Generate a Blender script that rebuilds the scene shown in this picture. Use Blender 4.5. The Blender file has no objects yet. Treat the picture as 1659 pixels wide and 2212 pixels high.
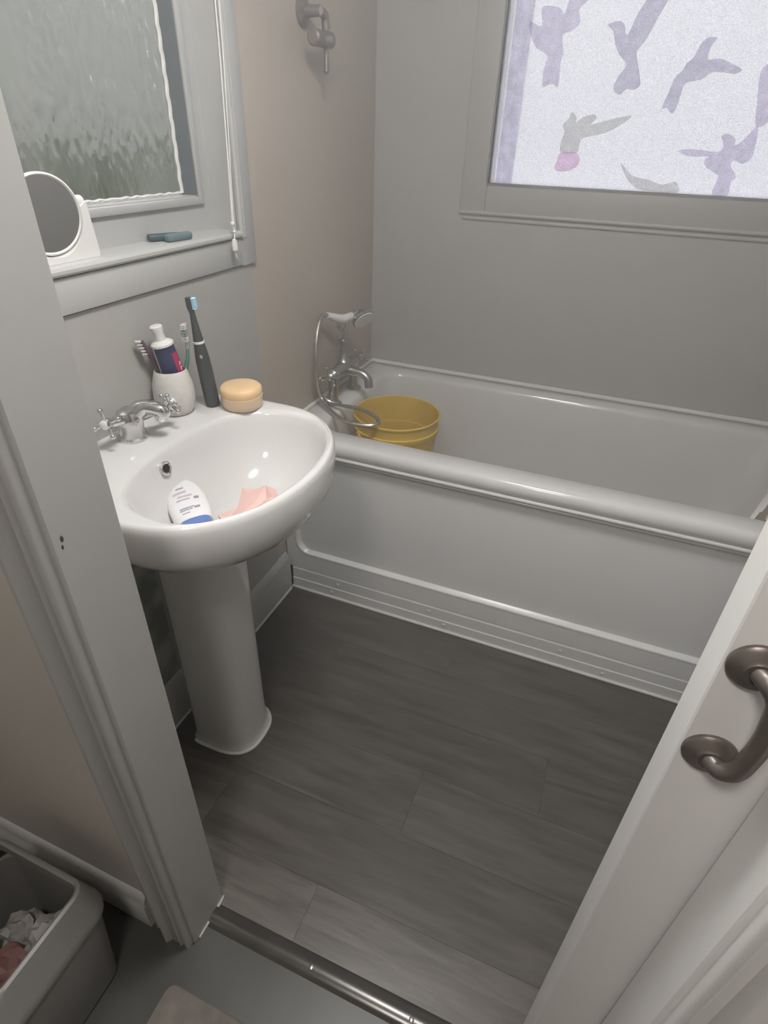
import bpy, bmesh, math, random
from mathutils import Vector, Matrix, noise
random.seed(7)
sc = bpy.context.scene
COL = sc.collection
PI = math.pi

# ------------------------------------------------------------------ camera, world, exposure
cam_d = bpy.data.cameras.new('camera')
cam_d.sensor_fit = 'VERTICAL'
cam_d.sensor_height = 24.0
cam_d.lens = 1230.687 / 2212 * 24.0
cam_d.clip_start = 0.01
cam = bpy.data.objects.new('camera', cam_d)
COL.objects.link(cam)
pitch, yaw, roll = 0.582764, -0.36388768, 0.03587818
fwd = Vector((math.sin(yaw) * math.cos(pitch), math.cos(yaw) * math.cos(pitch), -math.sin(pitch)))
rt = Vector((math.cos(yaw), -math.sin(yaw), 0))
up = rt.cross(fwd)
r2 = rt * math.cos(roll) + up * math.sin(roll)
u2 = -rt * math.sin(roll) + up * math.cos(roll)
cam.matrix_world = Matrix(((r2.x, u2.x, -fwd.x, 0), (r2.y, u2.y, -fwd.y, 0), (r2.z, u2.z, -fwd.z, 1.3), (0, 0, 0, 1)))
sc.camera = cam

w = bpy.data.worlds.new('overcast')
sc.world = w
w.use_nodes = True
wb = w.node_tree.nodes['Background']
wb.inputs['Color'].default_value = (0.93, 0.93, 1.0, 1)
wb.inputs['Strength'].default_value = 2.2

sc.view_settings.view_transform = 'Standard'
sc.view_settings.look = 'None'
sc.view_settings.gamma = 1.0
sc.view_settings.use_curve_mapping = False
sc.view_settings.exposure = 0.93
sc.cycles.max_bounces = 9
sc.cycles.diffuse_bounces = 5
sc.cycles.transmission_bounces = 6
sc.cycles.use_adaptive_sampling = True
sc.cycles.adaptive_threshold = 0.06
sc.cycles.caustics_refractive = True
sc.cycles.sample_clamp_indirect = 6.0

def portal(name, loc, rot, sx, sy):
    l = bpy.data.lights.new(name, 'AREA')
    l.shape = 'RECTANGLE'; l.size = sx; l.size_y = sy
    l.cycles.is_portal = True
    o = bpy.data.objects.new(name, l); COL.objects.link(o)
    o.location = loc; o.rotation_euler = rot
portal('portal_back', (0.08, 2.075, 1.545), (-PI / 2, 0, 0), 1.1, 0.72)
portal('portal_left', (-0.975, 0.83, 1.47), (0, -PI / 2, 0), 0.62, 0.66)

# ------------------------------------------------------------------ materials
def nodes(name):
    m = bpy.data.materials.new(name); m.use_nodes = True
    nt = m.node_tree
    return m, nt, nt.nodes['Principled BSDF']

def mat(name, col, rough=0.5, metal=0.0, var=0.04, scale=8.0, bump=0.0, bscale=60.0, spec=0.5, coat=0.0, stretch=(1, 1, 1), col2=None, thr=None, sub=0.0):
    m, nt, b = nodes(name)
    N, L = nt.nodes, nt.links
    tc = N.new('ShaderNodeTexCoord'); mp = N.new('ShaderNodeMapping'); mp.inputs['Scale'].default_value = stretch
    L.new(tc.outputs['Object'], mp.inputs['Vector'])
    nz = N.new('ShaderNodeTexNoise'); nz.inputs['Scale'].default_value = scale; nz.inputs['Detail'].default_value = 4
    L.new(mp.outputs['Vector'], nz.inputs['Vector'])
    cr = N.new('ShaderNodeValToRGB')
    c2 = col2 if col2 else tuple(min(1, c * (1 + var)) for c in col)
    c1 = col if col2 else tuple(c * (1 - var) for c in col)
    e = cr.color_ramp.elements
    e[0].position, e[1].position = thr if thr else (0.3, 0.7)
    e[0].color = (*c1, 1); e[1].color = (*c2, 1)
    L.new(nz.outputs['Fac'], cr.inputs['Fac']); L.new(cr.outputs['Color'], b.inputs['Base Color'])
    b.inputs['Roughness'].default_value = rough; b.inputs['Metallic'].default_value = metal
    b.inputs['Specular IOR Level'].default_value = spec
    b.inputs['Coat Weight'].default_value = coat
    if sub: b.inputs['Subsurface Weight'].default_value = sub; b.inputs['Subsurface Radius'].default_value = (.01, .006, .004)
    if bump:
        n2 = N.new('ShaderNodeTexNoise'); n2.inputs['Scale'].default_value = bscale; n2.inputs['Detail'].default_value = 3
        L.new(mp.outputs['Vector'], n2.inputs['Vector'])
        bp = N.new('ShaderNodeBump'); bp.inputs['Strength'].default_value = bump; bp.inputs['Distance'].default_value = 0.002
        L.new(n2.outputs['Fac'], bp.inputs['Height']); L.new(bp.outputs['Normal'], b.inputs['Normal'])
    return m

M = {}
M['wall'] = mat('wall_board', (0.48, 0.472, 0.455), 0.45, var=0.03, scale=3)
M['wall_warm'] = mat('wall_paint_warm', (0.51, 0.45, 0.385), 0.5, var=0.05, scale=2.5)
M['panel'] = mat('splash_panel_white', (0.43, 0.42, 0.40), 0.4, var=0.02, scale=3)
M['gloss'] = mat('white_gloss_paint', (0.49, 0.49, 0.48), 0.3, var=0.03, scale=5, bump=0.15, bscale=25)
M['jamb'] = mat('jamb_white_paint_shaded', (0.37, 0.367, 0.357), 0.4, var=0.03, scale=4, bump=0.1, bscale=20)  # white doorway paint, the left side's shade put into the colour
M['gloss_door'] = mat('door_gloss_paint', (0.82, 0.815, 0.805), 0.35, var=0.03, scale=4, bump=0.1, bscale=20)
M['pvc'] = mat('window_frame_plastic', (0.46, 0.463, 0.46), 0.3, var=0.02)
M['pvc_shade'] = mat('window_rebate_shade', (0.13, 0.15, 0.16), 0.5, var=0.05)  # shade on the frame's inner sides, painted as dark grey
M['ceiling'] = mat('ceiling_paint', (0.72, 0.71, 0.69), 0.7)
M['hall'] = mat('hall_wall_paint', (0.51, 0.48, 0.44), 0.6, var=0.05, scale=3, bump=0.1, bscale=150)
M['hall_floor'] = mat('hall_floor_vinyl', (0.055, 0.054, 0.051), 0.38, var=0.12, scale=10)
M['ceramic'] = mat('white_ceramic', (0.68, 0.673, 0.662), 0.09, var=0.01, coat=0.3)
M['acrylic'] = mat('white_bath_acrylic', (0.74, 0.73, 0.72), 0.16, var=0.015, coat=0.2)
M['bathpanel'] = mat('bath_panel_acrylic', (0.86, 0.86, 0.855), 0.24, var=0.015)
M['sealant'] = mat('white_sealant', (0.78, 0.77, 0.74), 0.5)
M['chrome'] = mat('chrome', (0.72, 0.72, 0.72), 0.13, 1.0, var=0.1, scale=30)
M['chrome_dull'] = mat('misted_chrome', (0.55, 0.54, 0.52), 0.3, 1.0, var=0.15, scale=40)
M['hose'] = mat('hose_metal', (0.52, 0.49, 0.46), 0.34, 0.9, var=0.15, scale=60)
M['bronze'] = mat('dull_bronze_handle', (0.20, 0.175, 0.16), 0.38, 0.6, var=0.1, scale=30)
M['strip'] = mat('threshold_metal', (0.075, 0.069, 0.064), 0.22, 0.3, var=0.1, scale=20)
M['screw'] = mat('screw_metal', (0.45, 0.44, 0.43), 0.3, 1.0)
M['yellow'] = mat('yellow_plastic', (0.68, 0.48, 0.09), 0.4, var=0.06, scale=12, sub=0.1)
M['soap'] = mat('peach_soap', (0.78, 0.55, 0.31), 0.5, var=0.06, scale=25, sub=0.2)
M['soapbase'] = mat('peach_clear_dish', (0.70, 0.54, 0.38), 0.25, var=0.06, scale=25)
M['black'] = mat('charcoal_plastic', (0.055, 0.062, 0.062), 0.4, var=0.1, scale=20)
M['bristle_blue'] = mat('pale_blue_bristles', (0.42, 0.66, 0.80), 0.7, var=0.25, scale=300, stretch=(1, 1, 0.1))
M['bristle_white'] = mat('white_bristles', (0.62, 0.60, 0.58), 0.7, var=0.2, scale=300, stretch=(1, 1, 0.1))
M['bristle_grey'] = mat('grey_bristles', (0.28, 0.33, 0.33), 0.7, var=0.2, scale=300, stretch=(1, 1, 0.1))
M['purple'] = mat('plum_plastic', (0.13, 0.065, 0.105), 0.35)
M['green'] = mat('green_plastic', (0.10, 0.22, 0.17), 0.35)
M['clearplastic'] = mat('cloudy_plastic', (0.45, 0.46, 0.44), 0.25)
M['navy'] = mat('navy_tube', (0.045, 0.055, 0.14), 0.35, var=0.15, scale=15)
M['crimson'] = mat('crimson_print', (0.42, 0.03, 0.12), 0.4)
M['whiteplastic'] = mat('white_plastic', (0.78, 0.77, 0.75), 0.35)
M['mug'] = mat('mug_stoneware', (0.62, 0.60, 0.57), 0.4, var=0.08, scale=120, col2=(0.70, 0.68, 0.65))
M['mugprint'] = mat('mug_print_grey', (0.30, 0.28, 0.27), 0.5)
M['blue'] = mat('blue_cap_plastic', (0.13, 0.21, 0.50), 0.35, var=0.08, scale=30)
M['bottle'] = mat('white_bottle_plastic', (0.80, 0.79, 0.80), 0.3)
M['print'] = mat('grey_blue_print', (0.30, 0.32, 0.42), 0.5)
M['print_pink'] = mat('pale_lilac_print', (0.62, 0.55, 0.60), 0.5)
M['pink'] = mat('pink_thin_wrapper', (0.78, 0.53, 0.485), 0.4, var=0.08, scale=20)
M['teal'] = mat('teal_peg_plastic', (0.05, 0.09, 0.10), 0.45)
M['teal2'] = mat('light_teal_peg_plastic', (0.13, 0.20, 0.21), 0.45)
M['cord'] = mat('white_cord', (0.80, 0.79, 0.76), 0.6)
M['bin'] = mat('shaded_white_bin_plastic', (0.21, 0.203, 0.196), 0.4, var=0.04, scale=6)  # whitish plastic, darkened to carry the shade it stands in
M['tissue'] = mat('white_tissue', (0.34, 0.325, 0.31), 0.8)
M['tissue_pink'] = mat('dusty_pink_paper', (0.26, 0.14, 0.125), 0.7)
M['towel'] = mat('cream_towelling', (0.66, 0.58, 0.43), 0.9, bump=0.6, bscale=250)
M['towel_edge'] = mat('shaded_edge_towelling', (0.25, 0.215, 0.185), 0.9, bump=0.6, bscale=250)  # shade on the cream towel's edge, given as a darker cloth colour
M['towel_white'] = mat('white_towelling', (0.75, 0.74, 0.72), 0.9, bump=0.6, bscale=250)
M['mat'] = mat('brown_grey_mat', (0.16, 0.14, 0.125), 0.95, var=0.15, scale=40, bump=0.5, bscale=300)
M['mottled'] = mat('mottled_grey_green_plaster', (0.24, 0.255, 0.24), 0.7, scale=13, col2=(0.46, 0.475, 0.45), thr=(0.42, 0.58))
M['dark'] = mat('dark_chip', (0.06, 0.055, 0.05), 0.8)
M['hole'] = mat('drain_dark', (0.015, 0.015, 0.015), 0.6)
M['fixture'] = mat('dull_grey_metal', (0.26, 0.24, 0.235), 0.35, 0.7, var=0.1)
M['lawn'] = mat('lawn', (0.07, 0.085, 0.045), 0.95, var=0.4, scale=6)
M['neighbour'] = mat('grey_green_cladding', (0.19, 0.195, 0.175), 0.8, var=0.12, scale=1.5)
M['hedge'] = mat('hedge_leaves', (0.035, 0.045, 0.022), 0.9, var=0.5, scale=9)
M['mirror'] = mat('mirror_silver', (0.80, 0.80, 0.79), 0.06, 1.0, var=0.01)

def frosted():
    m, nt, b = nodes('patterned_frosted_glass'); N, L = nt.nodes, nt.links
    b.inputs['Base Color'].default_value = (0.66, 0.67, 0.65, 1)
    b.inputs['Roughness'].default_value = 0.14
    b.inputs['IOR'].default_value = 1.35
    b.inputs['Transmission Weight'].default_value = 1.0
    tc = N.new('ShaderNodeTexCoord'); mp = N.new('ShaderNodeMapping'); mp.inputs['Scale'].default_value = (1, 1, 0.55)
    L.new(tc.outputs['Object'], mp.inputs['Vector'])
    vo = N.new('ShaderNodeTexVoronoi'); vo.inputs['Scale'].default_value = 75; vo.feature = 'SMOOTH_F1'
    nz = N.new('ShaderNodeTexNoise'); nz.inputs['Scale'].default_value = 9; nz.inputs['Detail'].default_value = 5
    L.new(mp.outputs['Vector'], vo.inputs['Vector']); L.new(mp.outputs['Vector'], nz.inputs['Vector'])
    ad = N.new('ShaderNodeMath'); ad.operation = 'ADD'
    L.new(vo.outputs['Distance'], ad.inputs[0]); L.new(nz.outputs['Fac'], ad.inputs[1])
    bp = N.new('ShaderNodeBump'); bp.inputs['Strength'].default_value = 0.9; bp.inputs['Distance'].default_value = 0.004
    L.new(ad.outputs[0], bp.inputs['Height']); L.new(bp.outputs['Normal'], b.inputs['Normal'])
    # damp film on the inside: patchy whitish condensation that scatters
    di = N.new('ShaderNodeBsdfDiffuse'); di.inputs['Color'].default_value = (0.62, 0.63, 0.58, 1)
    tr = N.new('ShaderNodeBsdfTranslucent'); tr.inputs['Color'].default_value = (0.30, 0.31, 0.28, 1)
    m1 = N.new('ShaderNodeMixShader'); m1.inputs[0].default_value = 0.5
    L.new(di.outputs[0], m1.inputs[1]); L.new(tr.outputs[0], m1.inputs[2])
    n3 = N.new('ShaderNodeTexNoise'); n3.inputs['Scale'].default_value = 6; n3.inputs['Detail'].default_value = 6; n3.inputs['Distortion'].default_value = 1.2
    L.new(mp.outputs['Vector'], n3.inputs['Vector'])
    mr = N.new('ShaderNodeMapRange'); mr.inputs[1].default_value = 0.35; mr.inputs[2].default_value = 0.7; mr.inputs[3].default_value = 0.04; mr.inputs[4].default_value = 0.30
    L.new(n3.outputs['Fac'], mr.inputs[0])
    m2 = N.new('ShaderNodeMixShader')
    L.new(mr.outputs[0], m2.inputs[0]); L.new(b.outputs[0], m2.inputs[1]); L.new(m1.outputs[0], m2.inputs[2])
    L.new(m2.outputs[0], N['Material Output'].inputs['Surface'])
    return m
M['frosted'] = frosted()

def milky():
    m, nt, b = nodes('milky_film_glass'); N, L = nt.nodes, nt.links
    N.remove(b)
    tc = N.new('ShaderNodeTexCoord')
    nz = N.new('ShaderNodeTexNoise'); nz.inputs['Scale'].default_value = 330; nz.inputs['Detail'].default_value = 3
    L.new(tc.outputs['Object'], nz.inputs['Vector'])
    cr = N.new('ShaderNodeValToRGB'); cr.color_ramp.elements[0].position = 0.35; cr.color_ramp.elements[1].position = 0.65
    cr.color_ramp.elements[0].color = (0.50, 0.50, 0.515, 1); cr.color_ramp.elements[1].color = (0.70, 0.70, 0.70, 1)
    L.new(nz.outputs['Fac'], cr.inputs['Fac'])
    tr = N.new('ShaderNodeBsdfTranslucent'); L.new(cr.outputs[0], tr.inputs['Color'])
    rf = N.new('ShaderNodeBsdfRefraction'); rf.inputs['Roughness'].default_value = 0.55; rf.inputs['IOR'].default_value = 1.05
    L.new(cr.outputs[0], rf.inputs['Color'])
    mx = N.new('ShaderNodeMixShader'); mx.inputs[0].default_value = 0.5
    L.new(tr.outputs[0], mx.inputs[1]); L.new(rf.outputs[0], mx.inputs[2])
    L.new(mx.outputs[0], N['Material Output'].inputs['Surface'])
    return m
M['milky'] = milky()
M['sash'] = None

def tint(name, c):
    m, nt, b = nodes(name); N, L = nt.nodes, nt.links
    N.remove(b)
    tc = N.new('ShaderNodeTexCoord')
    nz = N.new('ShaderNodeTexNoise'); nz.inputs['Scale'].default_value = 45; nz.inputs['Detail'].default_value = 4
    L.new(tc.outputs['Object'], nz.inputs['Vector'])
    cr = N.new('ShaderNodeValToRGB'); cr.color_ramp.elements[0].position = 0.3; cr.color_ramp.elements[1].position = 0.75
    cr.color_ramp.elements[0].color = (*[x * 0.88 for x in c], 1); cr.color_ramp.elements[1].color = (*[min(1, x * 1.12) for x in c], 1)
    L.new(nz.outputs['Fac'], cr.inputs['Fac'])
    at = N.new('ShaderNodeAttribute'); at.attribute_name = 'fade'
    mxc = N.new('ShaderNodeMix'); mxc.data_type = 'RGBA'
    mxc.inputs[6].default_value = (1, 1, 1, 1)
    L.new(at.outputs['Fac'], mxc.inputs[0]); L.new(cr.outputs[0], mxc.inputs[7])
    t = N.new('ShaderNodeBsdfTransparent'); L.new(mxc.outputs[2], t.inputs['Color'])
    L.new(t.outputs[0], N['Material Output'].inputs['Surface'])
    return m
M['sash'] = tint('backlit_sash', (0.80, 0.78, 0.85))
M['bird_grey'] = tint('lavender_grey_print', (0.60, 0.58, 0.67))
M['bird_lilac'] = tint('lilac_print', (0.68, 0.64, 0.75))
M['bird_pink'] = tint('pink_lilac_print', (0.80, 0.60, 0.76))
M['bird_olive'] = tint('olive_grey_print', (0.66, 0.66, 0.64))

def plank_mat():
    m, nt, b = nodes('grey_brown_wood_vinyl'); N, L = nt.nodes, nt.links
    tc = N.new('ShaderNodeTexCoord'); oi = N.new('ShaderNodeObjectInfo')
    sh = N.new('ShaderNodeVectorMath'); sh.operation = 'MULTIPLY_ADD'
    cb = N.new('ShaderNodeCombineXYZ'); L.new(oi.outputs['Random'], cb.inputs[0]); L.new(oi.outputs['Random'], cb.inputs[1]); L.new(oi.outputs['Random'], cb.inputs[2])
    sh.inputs[1].default_value = (13, 7, 5); L.new(cb.outputs[0], sh.inputs[0]); L.new(tc.outputs['Object'], sh.inputs[2])
    mp = N.new('ShaderNodeMapping'); mp.inputs['Scale'].default_value = (1.6, 14, 1); L.new(sh.outputs[0], mp.inputs['Vector'])
    nz = N.new('ShaderNodeTexNoise'); nz.inputs['Scale'].default_value = 3.0; nz.inputs['Detail'].default_value = 8; nz.inputs['Roughness'].default_value = 0.62; nz.inputs['Distortion'].default_value = 0.6
    L.new(mp.outputs[0], nz.inputs['Vector'])
    cr = N.new('ShaderNodeValToRGB')
    e = cr.color_ramp.elements
    e[0].position = 0.32; e[0].color = (0.078, 0.069, 0.060, 1)
    e[1].position = 0.70; e[1].color = (0.145, 0.132, 0.117, 1)
    L.new(nz.outputs['Fac'], cr.inputs['Fac'])
    mu = N.new('ShaderNodeMapRange'); mu.inputs[3].default_value = 0.86; mu.inputs[4].default_value = 1.14; L.new(oi.outputs['Random'], mu.inputs[0])
    vm = N.new('ShaderNodeVectorMath'); vm.operation = 'SCALE'; L.new(cr.outputs[0], vm.inputs[0]); L.new(mu.outputs[0], vm.inputs['Scale'])
    L.new(vm.outputs[0], b.inputs['Base Color'])
    b.inputs['Roughness'].default_value = 0.38
    bp = N.new('ShaderNodeBump'); bp.inputs['Strength'].default_value = 0.12; bp.inputs['Distance'].default_value = 0.001
    L.new(nz.outputs['Fac'], bp.inputs['Height']); L.new(bp.outputs[0], b.inputs['Normal'])
    return m
M['plank'] = plank_mat()

# ------------------------------------------------------------------ mesh helpers
def obj(name, bm, m, parent=None, smooth=True, angle=35, kind=None):
    bmesh.ops.recalc_face_normals(bm, faces=bm.faces[:])
    me = bpy.data.meshes.new(name); bm.to_mesh(me); bm.free()
    if smooth:
        me.shade_smooth(); me.set_sharp_from_angle(angle=math.radians(angle))
    me.materials.append(M[m])
    o = bpy.data.objects.new(name, me); COL.objects.link(o)
    if parent: o.parent = parent
    if kind: o['kind'] = kind
    return o
def empty(name, loc=(0, 0, 0)):
    o = bpy.data.objects.new(name, None); COL.objects.link(o); o.location = loc
    o.empty_display_size = 0.02
    return o
def thing(name, label, cat, group=None):
    o = empty(name); o['label'] = label; o['category'] = cat
    if group: o['group'] = group
    return o
def tag(o, label, cat, group=None):
    o['label'] = label; o['category'] = cat
    if group: o['group'] = group
    return o
def struct(o, label, cat):
    o['kind'] = 'structure'; o['label'] = label; o['category'] = cat
    return o
def B(): return bmesh.new()
def box(bm, x0, x1, y0, y1, z0, z1, bev=0.0, seg=2):
    v = [bm.verts.new(p) for p in ((x0, y0, z0), (x1, y0, z0), (x1, y1, z0), (x0, y1, z0), (x0, y0, z1), (x1, y0, z1), (x1, y1, z1), (x0, y1, z1))]
    f = [bm.faces.new([v[i] for i in q]) for q in ((3, 2, 1, 0), (4, 5, 6, 7), (0, 1, 5, 4), (1, 2, 6, 5), (2, 3, 7, 6), (3, 0, 4, 7))]
    if bev:
        ed = list({e for q in f for e in q.edges})
        bmesh.ops.bevel(bm, geom=ed, offset=bev, segments=seg, affect='EDGES', profile=0.5)
    return bm
def loft(bm, loops, cap0=True, cap1=True, closed=True):
    rings = [[bm.verts.new(p) for p in lp] for lp in loops]
    n = len(rings[0])
    for a, b in zip(rings, rings[1:]):
        for i in range(n if closed else n - 1):
            j = (i + 1) % n
            bm.faces.new((a[i], a[j], b[j], b[i]))
    if cap0: bm.faces.new(rings[0][::-1])
    if cap1: bm.faces.new(rings[-1])
    return rings
def frame(d):
    d = Vector(d).normalized()
    a = Vector((0, 0, 1)) if abs(d.z) < 0.9 else Vector((1, 0, 0))
    x = d.cross(a).normalized(); y = d.cross(x).normalized()
    return x, y, d
def lathe(bm, prof, origin, axis=(0, 0, 1), n=28, cap0=True, cap1=True, sx=1, sy=1):
    """prof: list of (radius, distance along axis)"""
    x, y, d = frame(axis); o = Vector(origin)
    loops = []
    for r, h in prof:
        loops.append([o + d * h + x * (math.cos(2 * PI * k / n) * r * sx) + y * (math.sin(2 * PI * k / n) * r * sy) for k in range(n)])
    loft(bm, loops, cap0, cap1)
    return bm
def crom(P, per=8):
    P = [Vector(p) for p in P]; out = []
    Q = [P[0] * 2 - P[1]] + P + [P[-1] * 2 - P[-2]]
    for i in range(1, len(Q) - 2):
        a, b, c, d = Q[i - 1:i + 3]
        for k in range(per):
            t = k / per
            out.append(0.5 * (2 * b + (c - a) * t + (2 * a - 5 * b + 4 * c - d) * t * t + (3 * b - a - 3 * c + d) * t ** 3))
    out.append(P[-1]); return out
def tube(bm, P, r, n=10, per=8, smooth=True, flat=None):
    Q = crom(P, per) if smooth else [Vector(p) for p in P]
    m = len(Q)
    rr = (lambda t: r) if not isinstance(r, (list, tuple)) else (lambda t: r[min(int(t * (len(r) - 1)), len(r) - 2)] * (1 - (t * (len(r) - 1) - min(int(t * (len(r) - 1)), len(r) - 2))) + r[min(int(t * (len(r) - 1)), len(r) - 2) + 1] * (t * (len(r) - 1) - min(int(t * (len(r) - 1)), len(r) - 2)))
    px = None; loops = []
    for i, p in enumerate(Q):
        d = (Q[min(i + 1, m - 1)] - Q[max(i - 1, 0)]).normalized()
        if px is None: px = frame(d)[0]
        x = (px - d * px.dot(d)).normalized(); px = x; y = d.cross(x)
        R = rr(i / (m - 1)); f = flat if flat else 1
        loops.append([p + x * (math.cos(2 * PI * k / n) * R) + y * (math.sin(2 * PI * k / n) * R * f) for k in range(n)])
    loft(bm, loops)
    return bm
def ball(bm, c, r, sub=2, scale=(1, 1, 1)):
    mt = Matrix.Translation(c) @ Matrix.Diagonal((*scale, 1))
    bmesh.ops.create_icosphere(bm, subdivisions=sub, radius=r, matrix=mt)
    return bm
def extrude_poly(bm, pts, d):
    """pts: list of 3d points, closed polygon, extruded by vector d"""
    a = [bm.verts.new(p) for p in pts]; b = [bm.verts.new(Vector(p) + Vector(d)) for p in pts]
    n = len(a)
    for i in range(n):
        j = (i + 1) % n
        bm.faces.new((a[i], a[j], b[j], b[i]))
    bm.faces.new(a[::-1]); bm.faces.new(b)
    return bm
def rrect(x0, x1, y0, y1, r, n=6):
    out = []
    for cx, cy, a0 in ((x1 - r, y1 - r, 0), (x0 + r, y1 - r, PI / 2), (x0 + r, y0 + r, PI), (x1 - r, y0 + r, 1.5 * PI)):
        for k in range(n + 1):
            a = a0 + PI / 2 * k / n
            out.append((cx + r * math.cos(a), cy + r * math.sin(a)))
    return out
def crumple(bm, c, r, scale, seed, amp=0.45, sub=3, freq=2.2):
    n0 = len(bm.verts)
    bmesh.ops.create_icosphere(bm, subdivisions=sub, radius=1.0)
    bm.verts.ensure_lookup_table()
    for v in bm.verts[n0:]:
        q = v.co * freq + Vector((seed, seed * 1.7, seed * 0.3))
        k = 1 + amp * (abs(noise.noise(q)) * 1.6 - 0.35 + 0.5 * noise.noise(q * 2.3))
        v.co = Vector(c) + Vector((v.co.x * scale[0], v.co.y * scale[1], v.co.z * scale[2])) * r * k
    return bm

XW, YB, DW, ZR = -0.832, 1.284, 1.985, 0.5775       # left wall, bath front, back wall, bath rim height
YH, YI = 0.306, 0.387                               # hall face and bathroom face of the door wall
XJL, XJR = -0.468, 0.2056                           # door jambs
XR, ZC = 0.69, 2.02

# ------------------------------------------------------------------ room shell
fl = obj('floor', box(B(), XW - 0.05, XR + 0.05, 0.355, DW + 0.05, -0.06, -0.004), 'plank')
struct(fl, 'dark grey-brown wood-effect vinyl floor of the bathroom', 'floor')
rows = [(0.355, 0.485, [-0.30, 0.45]), (0.485, 0.645, [-0.60, 0.32]), (0.645, 0.805, [-0.18, 0.60]), (0.805, 0.965, [-0.76, 0.10]), (0.965, 1.124, [-0.544, 0.38]), (1.124, 1.30, [-0.22, 0.55])]
for y0, y1, cuts in rows:
    xs = [XW] + cuts + [XR]
    for a, b in zip(xs, xs[1:]):
        g = 0.00012
        cx, cy = (a + b) / 2, (y0 + y1) / 2
        o = obj('plank', box(B(), a - cx + g, b - cx - g, y0 - cy + g, y1 - cy - g, -0.004, 0.0, 0.00025, 1), 'plank', fl)
        o.location = (cx, cy, 0)
hf = obj('hall_floor', box(B(), -1.45, 1.25, -1.6, 0.355, -0.06, 0.0), 'hall_floor')
struct(hf, 'dark grey smooth floor of the hall outside the door', 'floor')

bm = B()   # left wall with window opening y .47..1.19, z 1.115..1.78
for a in ((0.383, 2.04, 0, 1.099), (0.383, 2.04, 1.78, ZC), (0.383, 0.47, 1.099, 1.78), (1.19, 2.04, 1.099, 1.78)):
    box(bm, XW - 0.11, XW, a[0], a[1], a[2], a[3])
wl = obj('wall_left', bm, 'wall_warm', smooth=False)
struct(wl, 'warm beige left wall with the small frosted window above the basin', 'wall')
bm = B()   # back wall with window opening x -.455...42, z 1.19..1.90
for a in ((XW - 0.11, XR + 0.1, 0, 1.19), (XW - 0.11, XR + 0.1, 1.90, ZC), (XW - 0.11, -0.455, 1.19, 1.90), (0.60, XR + 0.1, 1.19, 1.90)):
    box(bm, a[0], a[1], DW, DW + 0.08, a[2], a[3])
wbk = obj('wall_back', bm, 'wall', smooth=False)
struct(wbk, 'plain grey-white back wall behind the bath', 'wall')
struct(obj('wall_right', box(B(), XR, XR + 0.08, 0.370, DW, 0, ZC), 'wall', smooth=False), 'right end wall of the bathroom past the bath', 'wall')
bm = B()
box(bm, -1.45, XJL - 0.022, YH, YI - 0.004, 0, ZC); box(bm, XJR + 0.018, 1.25, YH, 0.370, 0, ZC); box(bm, XJL - 0.022, XJR + 0.018, YH, 0.370, 1.98, ZC)
struct(obj('wall_front', bm, 'hall', smooth=False), 'warm grey-beige hall wall around the doorway', 'wall')
struct(obj('ceiling', box(B(), XW - 0.11, XR + 0.08, YH, DW + 0.08, ZC, ZC + 0.05), 'ceiling', smooth=False), 'white bathroom ceiling', 'ceiling')
struct(obj('ceiling', box(B(), -1.5, 1.3, -1.65, YH, ZC, ZC + 0.05), 'ceiling', smooth=False), 'white hall ceiling', 'ceiling')
struct(obj('wall_hall_left', box(B(), -1.5, -1.45, -1.65, 0.383, 0, ZC), 'hall', smooth=False), 'left end wall of the hall', 'wall')
struct(obj('wall_hall_right', box(B(), 1.25, 1.3, -1.65, 0.37, 0, ZC), 'hall', smooth=False), 'right end wall of the hall', 'wall')
bm = B(); box(bm, -1.5, 1.3, -1.65, -1.6, 0, ZC)
struct(obj('wall_hall_back', bm, 'hall', smooth=False), 'hall wall facing the bathroom door', 'wall')

# panel and boards on the left wall
bm = B()
box(bm, XW, XW + 0.003, 0.40, 1.236, 0.12, 1.04, 0.001, 1)
struct(obj('trim_1', bm, 'panel'), 'off-white splash panel on the wall behind the basin', 'wall panel')
bm = B()
box(bm, XW + 0.003, XW + 0.005, 0.42, 0.74, 0.145, 0.62)
struct(obj('trim_2', bm, 'mottled'), 'mottled grey-green bare patch of wall behind the pedestal', 'wall panel')
bm = B()
extrude_poly(bm, [(XW, YI, 0), (XW + 0.018, YI, 0), (XW + 0.018, YI, 0.12), (XW + 0.012, YI, 0.138), (XW + 0.006, YI, 0.145), (XW, YI, 0.145)], (0, YB - YI - 0.005, 0))
bl = obj('baseboard_left', bm, 'gloss')
struct(bl, 'white skirting board along the wall under the basin', 'baseboard')
bm = B(); tube(bm, [(XW + 0.019, YI, 0.002), (XW + 0.019, YB - 0.01, 0.002)], 0.004, 8, 1, smooth=False)
obj('sealant_bead', bm, 'sealant', bl)

# ------------------------------------------------------------------ window 1 (left wall)
w1 = empty('window_1'); struct(w1, 'small white framed window with patterned frosted glass above the basin', 'window')
XF0, XF1 = -0.93, -0.885
bm = B()   # frame: outer y .47..1.19 z 1.115..1.78, opening y .53..1.134, z 1.183..1.72
for y0, y1, z0, z1 in ((0.47, 0.53, 1.115, 1.78), (1.134, 1.19, 1.115, 1.78), (0.53, 1.134, 1.115, 1.183), (0.53, 1.134, 1.72, 1.78)):
    box(bm, XF0, XF1, y0, y1, z0, z1)
obj('outer_frame', bm, 'pvc', w1, smooth=False)
bm = B()   # raised sash bead round the opening
for y0, y1, z0, z1 in ((1.136, 1.152, 1.166, 1.735), (0.512, 0.528, 1.166, 1.735), (0.528, 1.136, 1.166, 1.181), (0.528, 1.136, 1.722, 1.735)):
    box(bm, XF1 - 0.002, XF1 + 0.008, y0, y1, z0, z1, 0.003, 2)
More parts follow.
